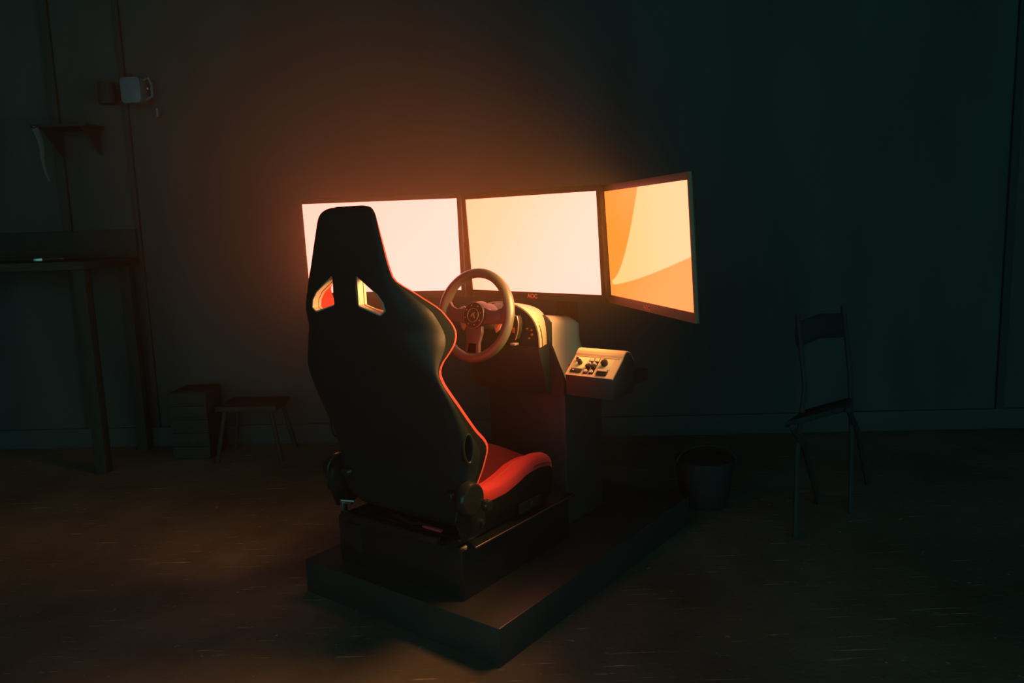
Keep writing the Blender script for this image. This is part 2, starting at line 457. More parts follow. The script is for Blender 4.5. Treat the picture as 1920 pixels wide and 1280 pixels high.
# upholstery: closed rings (x, y) at each level
NO, NN, NI = 26, 7, 16
up_mb = MB(); rings = []
side_idx = None
for z in ZS:
    ys, w, tip, yf = side_profile(z)
    D = max(tip - ys, 0.012)
    b = min(0.055, max(0.030, w * 0.22)) if z < 0.86 else max(0.030, 0.055 - (z - 0.86) * 0.4)
    tb = 0.45
    ring = []
    # right half: centre back -> side tip -> nose -> centre front
    for k in range(NO + 1):
        th = (PI / 2) * k / NO
        ring.append(outer_pt(th, w - 0.004, ys + 0.006, tip))
    for k in range(1, NN):
        a = PI * k / NN
        ring.append((w - 0.004 - b / 2 + b / 2 * math.cos(a), tip + b * tb * math.sin(a)))
    wi = w - 0.004 - b
    for k in range(NI + 1):
        u = 1 - k / NI
        x = wi * u
        s = (u * u * (3 - 2 * u)) ** 2.4
        ring.append((x, yf + (tip - yf) * s))
    full = ring[:-1] + [(0, ring[-1][1])] + [(-x, y) for x, y in reversed(ring[1:-1])]
    rings.append([(x, y, z) for x, y in full])
nr = len(rings[0])
vs = [p for r in rings for p in r]
half_out = NO
for i in range(len(rings) - 1):
    fs_red, fs_blk = [], []
    for k in range(nr):
        k2 = (k + 1) % nr
        f = [i * nr + k, i * nr + k2, (i + 1) * nr + k2, (i + 1) * nr + k]
        kk = k if k <= NO + NN + NI else nr - k - 1
        (fs_blk if kk < NO else fs_red).append(f)
    if i == 0: up_mb.add(vs, fs_blk, 1, True); 
    else:
        for f in fs_blk: up_mb.f.append(f); up_mb.mi.append(1); up_mb.sm.append(True)
    for f in fs_red: up_mb.f.append(f); up_mb.mi.append(0); up_mb.sm.append(True)
up_mb.f.append([k for k in range(nr)][::-1]); up_mb.mi.append(0); up_mb.sm.append(True)
up_mb.f.append([(len(rings) - 1) * nr + k for k in range(nr)]); up_mb.mi.append(0); up_mb.sm.append(True)

# shell: closed band around the back
sh_mb = MB(); NSH = 40; srings = []
for z in ZS[:-1]:
    ys, w, tip, yf = side_profile(z)
    D = max(tip - ys, 0.012)
    def clipth(t):
        # angle at which the shell ends
        y_end = ys + 0.66 * D
        lo, hi = 0.0, PI / 2
        for _ in range(22):
            m = (lo + hi) / 2
            if outer_pt(m, w, ys, tip)[1] < y_end: lo = m
            else: hi = m
        return lo
    te = clipth(0)
    outer = [outer_pt(-te + 2 * te * k / NSH, w, ys, tip, 0.006) for k in range(NSH + 1)]
    inner = [outer_pt(te - 2 * te * k / NSH, w, ys, tip, -0.004) for k in range(NSH + 1)]
    srings.append([(x, y, z) for x, y in outer + inner])
ns = len(srings[0]); vs = [p for r in srings for p in r]; fs = []
for i in range(len(srings) - 1):
    for k in range(ns):
        k2 = (k + 1) % ns
        fs.append([i * ns + k, i * ns + k2, (i + 1) * ns + k2, (i + 1) * ns + k])
for base, rev in ((0, False), ((len(srings) - 1) * ns, True)):
    for k in range(NSH):
        f = [base + k, base + k + 1, base + ns - 2 - k, base + ns - 1 - k]
        fs.append(f[::-1] if not rev else f)
sh_mb.add(vs, fs, 0, True)

SEAT = Thing('racing_seat', 'high-backed racing bucket seat with black shell and red padding, on the platform', 'seat', (0, 0.25, 0.302))
shell = SEAT.part('seat_shell', sh_mb, M['shell'], label='glossy black hard shell of the seat back')
back = SEAT.part('backrest_padding', up_mb, [M['red'], M['black_fabric']], label='red padding with black fabric flanks')

HOLE = [(0.046, 1.050), (0.052, 1.053), (0.123, 1.008), (0.142, 0.985), (0.146, 0.962), (0.131, 0.951), (0.124, 0.951), (0.050, 0.971), (0.046, 0.976)]
cutters = []
for s in (-1, 1):
    poly = [(s * x, z) for x, z in HOLE]
    c = make_obj('harness_cut', MB().prism(poly, 'y', -0.3, 0.3), M['trim'], matrix=RIG.copy()); cutters.append(c)
belt = []
def ell(y, z, a, b, n=24, tilt=0.0):
    return [(y + a * math.cos(t) * math.cos(tilt) - b * math.sin(t) * math.sin(tilt), z + a * math.cos(t) * math.sin(tilt) + b * math.sin(t) * math.cos(tilt)) for t in [2 * PI * k / n for k in range(n)]]
for s in (-1, 1):
    c = make_obj('belt_cut', MB().prism(ell(0.056, 0.574, 0.017, 0.040, tilt=0.05), 'x', s * 0.19, s * 0.33), M['trim'], matrix=RIG.copy()); belt.append(c)
boolean_cut(shell, cutters + belt)
boolean_cut(back, cutters)
for c in cutters + belt:
    me = c.data; bpy.data.objects.remove(c); bpy.data.meshes.remove(me)

def ring_prism(poly, inset, axis, a0, a1):
    """tube of polygonal section; inner outline = outer shrunk about its centre"""
    cx = sum(p[0] for p in poly) / len(poly); cz = sum(p[1] for p in poly) / len(poly)
    n = len(poly); inn = []
    area = sum(poly[i][0] * poly[(i + 1) % n][1] - poly[(i + 1) % n][0] * poly[i][1] for i in range(n))
    sg = 1 if area > 0 else -1
    for i in range(n):
        p0, p1, p2 = Vector(poly[i - 1]), Vector(poly[i]), Vector(poly[(i + 1) % n])
        d1 = (p1 - p0).normalized(); d2 = (p2 - p1).normalized()
        nn = (Vector((-d1.y, d1.x)) + Vector((-d2.y, d2.x))); nn.normalize()
        inn.append(tuple(p1 + nn * inset * sg))
    def P(q, t): return (t, q[0], q[1]) if axis == 'x' else (q[0], t, q[1])
    vs = [P(q, a0) for q in poly] + [P(q, a1) for q in poly] + [P(q, a0) for q in inn] + [P(q, a1) for q in inn]
    fs = []
    for i in range(n):
        j = (i + 1) % n
        fs += [[i, j, n + j, n + i], [2 * n + i, 3 * n + i, 3 * n + j, 2 * n + j], [i, 2 * n + i, 2 * n + j, j], [n + i, n + j, 3 * n + j, 3 * n + i]]
    return vs, fs
for s in (-1, 1):
    poly = [(s * x, z) for x, z in HOLE]
    mb = MB()
    mb.add(*ring_prism(poly, 0.0035, 'y', -0.103, -0.088)); mb.add(*ring_prism(poly, 0.0022, 'y', -0.088, -0.082)); mb.add(*ring_prism(poly, 0.0038, 'y', -0.082, -0.074))
    SEAT.part('harness_opening_trim', mb, M['trim'], label='tan plastic lining of a shoulder harness opening')
    rr = [Vector((s * (0.2755 - 0.12 * max(0.0, 0.056 - y)), y, z)) for y, z in ell(0.056, 0.574, 0.018, 0.041, 28, 0.05)]
    SEAT.part('belt_slot_rim', MB().tube(rr, 0.004, n=8, closed=True), M['shell'])

# cushion ---------------------------------------------------------
CT = [(0.10, 0.452, 0.392), (0.14, 0.440, 0.395), (0.18, 0.424, 0.398), (0.24, 0.425, 0.405), (0.31, 0.438, 0.415), (0.36, 0.452, 0.430), (0.42, 0.456, 0.442), (0.47, 0.449, 0.446), (0.50, 0.434, 0.434), (0.515, 0.412, 0.412), (0.522, 0.385, 0.385)]
cu, cs = MB(), MB(); CW = 0.250
ysl = [0.10 + 0.0105 * k for k in range(40)] + [0.515, 0.519, 0.522]
ysl = sorted(set(round(y, 4) for y in ysl if y <= 0.5221))
rings = []; srings = []
for y in ysl:
    zr, zc = interp(CT, y)
    t = max(0.0, (y - 0.45) / 0.072)
    w = CW - 0.022 * t ** 3
    zb = zr - 0.052 if y < 0.50 else zr - 0.052 * (1 - (y - 0.5) / 0.022 * .3)
    hb = 0.058
    pts = []
    pts.append((w - 0.001, zb)); pts.append((w, zb + 0.018)); 
    for k in range(1, 9):
        a = PI * k / 9
        hh = 0.020
        pts.append((w - hb / 2 + hb / 2 * math.cos(a), zr - hh + hh * math.sin(a)))
    for k in range(0, 13):
        u = 1 - k / 12; s_ = u * u * (3 - 2 * u)
        zi = zr - 0.022
        pts.append(((w - hb) * u, zc + (zi - zc) * s_ * 1.0 if zc < zi else zc - 0.022 * s_ * (1 if zc > zi else 0) * (zc - zi) / 0.022))
    ring = [(x, y, z) for x, z in pts] + [(-x, y, z) for x, z in reversed(pts[:-1])]
    rings.append(ring)
nr = len(rings[0]); vs = [p for r in rings for p in r]; fs = []
for i in range(len(rings) - 1):
    for k in range(nr - 1):
        fs.append([i * nr + k, i * nr + k + 1, (i + 1) * nr + k + 1, (i + 1) * nr + k])
    fs.append([i * nr + nr - 1, i * nr, (i + 1) * nr, (i + 1) * nr + nr - 1])
fs.append(list(range(nr))); fs.append([(len(rings) - 1) * nr + k for k in range(nr)][::-1])
cu.add(vs, fs, 0, True)
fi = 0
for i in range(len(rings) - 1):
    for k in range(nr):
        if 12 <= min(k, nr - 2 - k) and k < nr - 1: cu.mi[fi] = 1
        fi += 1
cush = SEAT.part('seat_cushion', cu, [M['red'], M['cushion_shade']])
seam = [(0.2515, y, interp(CT, y)[0] - 0.028) for y in [0.39 + 0.011 * k for k in range(10)]]
SEAT.part('stitching', MB().tube(seam, 0.0011, n=6), M['seam'], parent=cush)
# side skirts and front of the cushion (dark)
sk = MB(); vs = []; fs = []
ys2 = [0.085] + ysl[:-2]
for y in ys2:
    zr, zc = interp(CT, max(y, 0.10)); zt = zr - 0.040
    t = max(0.0, (y - 0.45) / 0.072); w = CW - 0.022 * t ** 3
    zb = 0.302 if y > 0.16 else 0.345 - (y - 0.085) / 0.075 * 0.043
    vs += [(w + 0.001, y, zt), (w + 0.002, y, (zt + zb) / 2), (w - 0.010, y, zb), (-w + 0.010, y, zb), (-w - 0.002, y, (zt + zb) / 2), (-w - 0.001, y, zt)]
n6 = 6
for i in range(len(ys2) - 1):
    for k in range(n6):
        fs.append([i * n6 + k, i * n6 + (k + 1) % n6, (i + 1) * n6 + (k + 1) % n6, (i + 1) * n6 + k])
fs.append(list(range(n6))); fs.append([(len(ys2) - 1) * n6 + k for k in range(n6)][::-1])
sk.add(vs, fs, 0, True)
SEAT.part('cushion_side', sk, M['black_fabric'], label='black fabric skirt under the red cushion edge')

# recliner covers, knobs, brackets
for s in (-1, 1):
    x0, x1 = s * 0.262, s * 0.292
    rc = SEAT.part('recliner_cover', MB().cyl((x0, 0.052, 0.432), (x1, 0.052, 0.432), 0.050, 0.046, n=36, bev=0.006), M['metal'])
    SEAT.part('recliner_knob', MB().cyl((x1, 0.098, 0.404), (x1 + s * 0.018, 0.098, 0.404), 0.018, 0.016, n=20, bev=0.004), M['metal'], parent=rc)
    arm = [(0.02, 0.44), (0.085, 0.45), (0.125, 0.40), (0.135, 0.335), (0.10, 0.310), (0.03, 0.315), (0.005, 0.38)]
    SEAT.part('side_bracket', MB().prism(arm, 'x', s * 0.256, s * 0.264, bev=0.0015), M['metal'])
    SEAT.part('bolt', MB().cyl((s * 0.25, 0.366, 0.321), (s * 0.262, 0.366, 0.321), 0.008, n=6), M['bare_metal'])
    SEAT.part('bolt', MB().cyl((s * 0.262, 0.115, 0.345), (s * 0.270, 0.115, 0.345), 0.006, n=6), M['bare_metal'])
    SEAT.part('side_foot', MB().prism([(s * 0.19, 0.302), (s * 0.26, 0.302), (s * 0.26, 0.335), (s * 0.254, 0.335), (s * 0.254, 0.308), (s * 0.19, 0.308)], 'y', 0.30, 0.42, bev=0.001), M['metal'])
    SEAT.part('shell_lug', MB().cyl((s * 0.215, 0.030, 0.430), (s * 0.215, 0.046, 0.430), 0.016, 0.020, n=18, bev=0.003), M['metal'])
# adjusting lever at the left
SEAT.part('adjusting_lever', MB().prism([(0.045, 0.452), (0.078, 0.449), (0.082, 0.345), (0.060, 0.335), (0.034, 0.36)], 'x', -0.312, -0.288, bev=0.004), M['metal'])
# latch pieces at the left rear
SEAT.part('latch', MB().box(-0.235, -0.185, 0.02, 0.032, 0.333, 0.345, b=0.002).box(-0.225, -0.215, 0.015, 0.035, 0.302, 0.345, b=0.002).cyl((-0.20, 0.0, 0.352), (-0.165, 0.02, 0.350), 0.004, n=8), M['bare_metal'])
# pull strap behind the seat
ps = [(0.0 + 0.2 * k / 12, 0.022 - 0.012 * math.sin(PI * k / 12), 0.340 + 0.004 * math.sin(k)) for k in range(13)]
SEAT.part('pull_bar', MB().tube(ps, 0.0045, n=8), M['metal'])
SEAT.part('pull_strap', MB().box(0.135, 0.205, 0.004, 0.016, 0.335, 0.343, b=0.003), M['strap'], label='red webbing tag at the seat base')

# ================================================================ DASHBOARD
D = Thing('dashboard_console', 'pale dashboard console with arched binnacle, in front of the racing seat below the screens', 'dashboard', (0, 0.75, 0.112))
body = MB(); vs = []; fs = []
# body: side profile (half width by height); front at y=.65, back rounded
hts = [(0.655, 0.203, 0.652), (0.70, 0.187, 0.650), (0.768, 0.161, 0.648), (0.83, 0.160, 0.648), (0.848, 0.160, 0.648), (0.858, 0.156, 0.650), (0.868, 0.146, 0.655), (0.874, 0.128, 0.662)]
NP = 0
for z, hw, y0 in hts:
    yb = 0.93 if z < 0.6 else 0.90
    top = max(0.0, (z - 0.848) / 0.026)
    yb -= 0.03 * top
    pr_ = [(hw - 0.004, y0), (hw, y0 + 0.004)]
    R_ = 0.12
    for k in range(9):
        a = (PI / 2) * k / 8
        pr_.append((hw - R_ + R_ * math.cos(a), yb - R_ + R_ * math.sin(a)))
    zf = lambda y: z - 0.006 - 0.13 * max(0, y - 0.65) * max(0.0, min(1.0, (z - 0.768) / 0.08))
    full = [(x, y, zf(y)) for x, y in pr_] + [(-x, y, zf(y)) for x, y in reversed(pr_)]
    NP = len(full); vs += full
for i in range(len(hts) - 1):
    for k in range(NP):
        fs.append([i * NP + k, i * NP + (k + 1) % NP, (i + 1) * NP + (k + 1) % NP, (i + 1) * NP + k])
fs.append(list(range(NP))[::-1]); fs.append([(len(hts) - 1) * NP + k for k in range(NP)])
body.add(vs, fs, 0, True)
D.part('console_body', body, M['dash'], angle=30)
D.part('pedestal', MB().box(-0.17, 0.17, 0.70, 0.95, 0.112, 0.668, b=0.01), M['dash_face'], label='dark pedestal under the console')
# dark front facia strip
fac = MB().prism([(-0.157, 0.768), (-0.157, 0.845), (-0.12, 0.872), (0.12, 0.872), (0.157, 0.845), (0.157, 0.768), (0.184, 0.70), (0.204, 0.652), (0.204, 0.60), (-0.204, 0.60), (-0.204, 0.652), (-0.184, 0.70)], 'y', 0.642, 0.655)
D.part('front_facia', fac, M['dash_face'], label='dark flat facia of the console')
# binnacle: front arch and squarer back outline
A = []; B = []
nA = 28
for k in range(nA + 1):
    a = PI * k / nA
    x = -0.158 * math.cos(a); z_ = 0.770 + 0.149 * (math.sin(a) ** 0.72)
    A.append((x, 0.575, z_))
    # back outline: superellipse squarer, top .905
    c_, s_ = -math.cos(a), math.sin(a)
    kk = (abs(c_) ** 5 + abs(s_) ** 5) ** 0.2
    bx = 0.137 * c_ / kk; bz = 0.770 + 0.118 * s_ / kk
    bz += 0.018 * max(0, 1 - (abs(bx) / 0.137) ** 1.5) * (s_ / kk)
    B.append((bx, 0.652, bz))
hood = MB(); vs = A + B; n = nA + 1
th = 0.006
Ai = [(x * 0.965, y, 0.770 + (z_ - 0.770) * 0.965) for x, y, z_ in A]; Bi = [(x * 0.95, y, 0.770 + (z_ - 0.770) * 0.95) for x, y, z_ in B]
vs = A + B + Bi + Ai
fs = []
for k in range(n - 1):
    for q in range(4):
        a0, b0 = q * n, ((q + 1) % 4) * n
        fs.append([a0 + k, a0 + k + 1, b0 + k + 1, b0 + k])
fs.append([0, n, 2 * n, 3 * n]); fs.append([n - 1, 4 * n - 1, 3 * n - 1, 2 * n - 1])
hood.add(vs, fs, 0, True)
D.part('binnacle_hood', hood, M['dash'], angle=30)
face = MB().prism([(x * 0.965, 0.770 + (z_ - 0.770) * 0.965) for x, y, z_ in A], 'y', 0.584, 0.600)
bf = D.part('binnacle_face', face, M['dash_face'], label='black instrument face inside the arched hood')
for (x, z_, r) in ((0.123, 0.826, 0.0035), (0.124, 0.811, 0.0045), (0.112, 0.798, 0.0035), (0.104, 0.83, 0.003)):
    D.part('indicator_knob', MB().cyl((x, 0.576, z_), (x, 0.585, z_), r, n=12, bev=0.001), M['amber'], parent=bf)
# lower shelf under the binnacle
D.part('knee_panel', MB().prism([(0.575, 0.772), (0.648, 0.772), (0.648, 0.60), (0.628, 0.60)], 'x', -0.150, 0.150, bev=0.004), M['dash_face'])
# stalk loop right of the wheel
cpts = [(0.058, 0.55, 0.795), (0.062, 0.548, 0.83), (0.068, 0.546, 0.860), (0.077, 0.545, 0.878), (0.088, 0.546, 0.874), (0.093, 0.548, 0.850), (0.088, 0.55, 0.820), (0.078, 0.552, 0.795)]
sl = D.part('selector_lever', MB().prism([(x, z_) for x, y, z_ in cpts], 'y', 0.548, 0.574, bev=0.004), M['hub'])
D.part('lever_edge', MB().tube([(x, 0.547, z_) for x, y, z_ in cpts[1:]], 0.0018, n=8), M['bright'], parent=sl, label='bright metal edge of the lever')
D.part('lever_badge', MB().box(0.066, 0.076, 0.5455, 0.548, 0.818, 0.836, b=0.001), M['amber'], parent=sl, label='small orange mark on the lever')
D.part('lever_mount', MB().box(0.050, 0.072, 0.552, 0.575, 0.774, 0.782, b=0.002), M['key'])

# control pod (separate box at the right)
PK = 0.884; PSH = Vector((0.188, -0.174, 0.136))
def pod_fit(mb):
    mb.v = [v * PK + PSH for v in mb.v]; return mb
PD = Thing('control_pod', 'small sloped switch box with knobs and rocker switches, on the right side of the console', 'control panel', (0.45, 0.45, 0.67))
_pp = PD.part
PD.part = lambda name, mb, mats, **k: _pp(name, pod_fit(mb), mats, **k)
px0, px1 = 0.206, 0.386
prof = [(0.650, 0.671), (0.720, 0.726), (0.724, 0.733), (0.732, 0.741), (0.743, 0.747), (0.756, 0.747), (0.770, 0.742), (0.783, 0.731), (0.793, 0.715), (0.798, 0.695), (0.798, 0.60), (0.656, 0.60)]
pod = MB().prism(prof, 'x', px0, px1, bev=0.0022)
PD.part('pod_body', pod, M['dash_face'], angle=30, label='lower box of the control pod, coloured dark as in shade')  # dark colour carries the shade on the pod's unlit sides
cov = prof[:9]; cov_in = [(y + 0.003, z_ - 0.004) for y, z_ in cov]
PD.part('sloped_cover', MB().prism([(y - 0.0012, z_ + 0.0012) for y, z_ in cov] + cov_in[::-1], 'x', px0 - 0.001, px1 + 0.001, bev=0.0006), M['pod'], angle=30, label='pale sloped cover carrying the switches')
_pp('mounting_arm', MB().prism([(0.15, 0.70), (0.40, 0.70), (0.40, 0.50), (0.46, 0.50), (0.46, 0.76), (0.15, 0.76)], 'z', 0.658, 0.695, bev=0.003), M['dash_face'])
pv = Vector((0, 0.07, 0.055)).normalized(); pn = Vector((0, -0.055, 0.07)).normalized(); pu = Vector((1, 0, 0))
PO = Vector((px0, 0.650, 0.671)) + pn * 0.0013
PM = Matrix(((pu.x, pv.x, pn.x, PO.x), (pu.y, pv.y, pn.y, PO.y), (pu.z, pv.z, pn.z, PO.z), (0, 0, 0, 1)))
def on_panel(mb):
    mb.v = [PM @ v for v in mb.v]; return mb
def rrect(u0, u1, v0, v1, r=0.003, n=4):
    o = []
    for cx, cy, a0 in ((u1 - r, v1 - r, 0), (u0 + r, v1 - r, PI / 2), (u0 + r, v0 + r, PI), (u1 - r, v0 + r, 3 * PI / 2)):
        for k in range(n + 1):
            a = a0 + PI / 2 * k / n; o.append((cx + r * math.cos(a), cy + r * math.sin(a)))
    return o
def pbox(u0, u1, v0, v1, h0, h1, r=0.003, bev=0.0008):
    return on_panel(MB().prism(rrect(u0, u1, v0, v1, r), 'z', h0, h1, bev=bev))
def pcyl(u, v, r, h0, h1, r1=None, bev=0.001):
    return on_panel(MB().cyl((u, v, h0), (u, v, h1), r, r1, n=20, bev=bev))
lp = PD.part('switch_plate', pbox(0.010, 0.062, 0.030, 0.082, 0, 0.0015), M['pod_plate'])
PD.part('knob', pcyl(0.036, 0.054, 0.0085, 0.0015, 0.017, 0.007), M['knob'], parent=lp)
PD.part('key_switch', pcyl(0.020, 0.068, 0.0062, 0.0015, 0.009), M['bare_metal'], parent=lp)
k_ = PD.part('key_barrel', pcyl(0.020, 0.068, 0.0040, 0.009, 0.012, bev=0.0005), M['knob'], parent=lp)
bb = PD.part('black_switch', pbox(0.013, 0.055, 0.011, 0.028, 0, 0.004), M['knob'])
PD.part('button', pcyl(0.024, 0.020, 0.003, 0.004, 0.006, bev=0.0005), M['key'], parent=bb)
for uc in (0.073, 0.094):
    st = PD.part('rocker_strip', pbox(uc - 0.0085, uc + 0.0085, 0.010, 0.082, 0, 0.0012, r=0.002), M['knob'])
    PD.part('rocker', pbox(uc - 0.007, uc + 0.007, 0.066, 0.080, 0.0012, 0.004, r=0.002), M['pod_plate'], parent=st)
    PD.part('toggle', pbox(uc - 0.006, uc + 0.005, 0.049, 0.057, 0.0012, 0.009, r=0.002), M['key'], parent=st)
    PD.part('toggle', pbox(uc - 0.007, uc + 0.007, 0.034, 0.045, 0.0012, 0.012, r=0.002), M['knob'], parent=st)
    PD.part('push_button', pcyl(uc, 0.020, 0.0062, 0.0012, 0.008), M['key'], parent=st)
rp = PD.part('switch_plate', pbox(0.110, 0.157, 0.034, 0.080, 0, 0.0018), M['pod_plate'])
PD.part('rotary_knob', on_panel(MB().prism([(0.129 + 0.012 * math.cos(a) * (1.15 if k in (1, 2) else 1), 0.057 + 0.012 * math.sin(a) * (1.15 if k in (1, 2) else 1)) for k, a in enumerate([2 * PI * j / 7 for j in range(7)])], 'z', 0.0018, 0.016, bev=0.002)), M['knob'], parent=rp)
PD.part('pilot_light', pcyl(0.116, 0.073, 0.003, 0.0018, 0.005, bev=0.0005), M['knob'], parent=rp)
fb = PD.part('flap_switch', pbox(0.116, 0.154, 0.008, 0.030, 0, 0.006), M['knob'])
PD.part('flap', pbox(0.118, 0.152, 0.021, 0.029, 0.006, 0.010, r=0.002), M['key'], parent=fb)
PD.part('panel_groove', on_panel(MB().box(0.006, 0.172, 0.0845, 0.0858, -0.001, 0.0006)), M['gap'])

# ================================================================ STEERING WHEEL
WC = Vector((0.0, 0.437, 0.886)); TILT = math.radians(12)
ax = Vector((0, -math.cos(TILT), math.sin(TILT)))      # towards the driver
wu = Vector((0, math.sin(TILT), math.cos(TILT)))
WM = Matrix(((1, wu.x, ax.x, WC.x), (0, wu.y, ax.y, WC.y), (0, wu.z, ax.z, WC.z), (0, 0, 0, 1)))
def on_wheel(mb):
    mb.v = [WM @ v for v in mb.v]; return mb
SWH = Thing('steering_wheel', 'round steering wheel with thick rim and three spokes, in front of the arched binnacle', 'steering wheel', (0, 0.46, 0.772))
RR = 0.140
rim = MB(); NRIM = 96; nsec = 14; vs = []; fs = []
for i in range(NRIM):
    a = 2 * PI * i / NRIM
    # grips thicker near 10/2 and 3/9 o'clock
    g = math.exp(-((((math.degrees(a) + 360) % 360) - 22) / 20) ** 2) + math.exp(-((((math.degrees(a) + 360) % 360) - 158) / 20) ** 2)
    r0 = 0.0150 + 0.0022 * g
    for k in range(nsec):
        th = 2 * PI * k / nsec
        rad = RR + r0 * math.cos(th) * (1.08 if math.cos(th) < 0 else 1.0) ; zz = r0 * 1.12 * math.sin(th)
        vs.append((rad * math.cos(a), rad * math.sin(a), zz))
for i in range(NRIM):
    j = (i + 1) % NRIM
    for k in range(nsec):
        fs.append([i * nsec + k, i * nsec + (k + 1) % nsec, j * nsec + (k + 1) % nsec, j * nsec + k])
rim.add(vs, fs, 0, True)
SWH.part('rim', on_wheel(rim), M['wheel_rim'])
def spoke(sgn):
    o = [(0.030, 0.030), (0.060, 0.020), (0.085, 0.020), (0.105, 0.028), (0.120, 0.048), (0.131, 0.058), (0.138, 0.020), (0.136, -0.020), (0.124, -0.026), (0.105, -0.022), (0.07, -0.024), (0.030, -0.030)]
    return [(sgn * x, y) for x, y in o]
for s in (-1, 1):
    sp = SWH.part('spoke', on_wheel(MB().prism(spoke(s), 'z', -0.012, 0.002, bev=0.003)), M['spoke'])
    SWH.part('spoke_trim', on_wheel(MB().prism([(s * 0.052, 0.014), (s * 0.084, 0.012), (s * 0.108, 0.020), (s * 0.108, -0.010), (s * 0.075, -0.018), (s * 0.052, -0.018)], 'z', 0.001, 0.005, bev=0.0015)), M['spoke'], parent=sp)
lo = [(-0.030, -0.020), (0.030, -0.020), (0.034, -0.055), (0.026, -0.090), (0.030, -0.130), (-0.030, -0.130), (-0.026, -0.090), (-0.034, -0.055)]
lsp = SWH.part('spoke', on_wheel(MB().prism(lo, 'z', -0.012, 0.002, bev=0.003)), M['spoke'])
SWH.part('spoke_slot', on_wheel(MB().prism([(-0.014, -0.092), (0.016, -0.092), (0.018, -0.122), (-0.016, -0.122)], 'z', 0.001, 0.003, bev=0.001)), M['gap'], parent=lsp)
hub = SWH.part('hub', on_wheel(MB().cyl((0, 0, -0.030), (0, 0, 0.012), 0.050, 0.043, n=48, bev=0.004)), M['hub'])
ringp = [(0.0225 * math.cos(2 * PI * k / 40), 0.0225 * math.sin(2 * PI * k / 40), 0.0125) for k in range(40)]
SWH.part('centre_ring', on_wheel(MB().tube(ringp, 0.0010, n=8, closed=True)), M['bright'], parent=hub, label='thin bright ring round the centre badge')
ringq = [(0.0425 * math.cos(2 * PI * k / 48), 0.0425 * math.sin(2 * PI * k / 48), 0.0095) for k in range(48)]
SWH.part('hub_ring', on_wheel(MB().tube(ringq, 0.0009, n=8, closed=True)), M['bright'], parent=hub)
em = MB().prism([(-0.010, -0.004), (-0.002, 0.008), (0.001, 0.004), (-0.006, -0.006)], 'z', 0.012, 0.0136).prism([(0.001, 0.004), (0.004, 0.010), (0.008, 0.009), (0.004, 0.001)], 'z', 0.012, 0.0136).prism([(-0.001, 0.001), (0.006, -0.010), (0.010, -0.009), (0.003, 0.003)], 'z', 0.012, 0.0136)
SWH.part('emblem', on_wheel(em), M['bright'], parent=hub, label='small angular metal emblem')
for k in range(8):
    a = 2 * PI * (k + 0.35) / 8
    SWH.part('button', on_wheel(MB().cyl((0.033 * math.cos(a), 0.033 * math.sin(a), 0.0115), (0.033 * math.cos(a), 0.033 * math.sin(a), 0.0135), 0.0022, n=10, bev=0.0005)), M['amber'] if k in (0, 4) else M['key'], parent=hub)
SWH.part('boss', on_wheel(MB().cyl((0, 0, -0.075), (0, 0, -0.028), 0.046, 0.044, n=40, bev=0.004)), M['hub'])
SWH.part('column_shroud', on_wheel(MB().cyl((0, 0, -0.145), (0, 0, -0.070), 0.062, 0.040, n=32, bev=0.004)), M['dash_face'])
for s in (-1, 1):
    pad = [(s * 0.050, 0.010), (s * 0.064, 0.024), (s * 0.078, 0.032), (s * 0.092, 0.028), (s * 0.102, 0.014), (s * 0.092, -0.006), (s * 0.082, -0.040), (s * 0.068, -0.052), (s * 0.058, -0.030), (s * 0.048, -0.010)]
    SWH.part('shift_paddle', on_wheel(MB().prism(pad, 'z', -0.034, -0.030, bev=0.0012)), M['bright'])

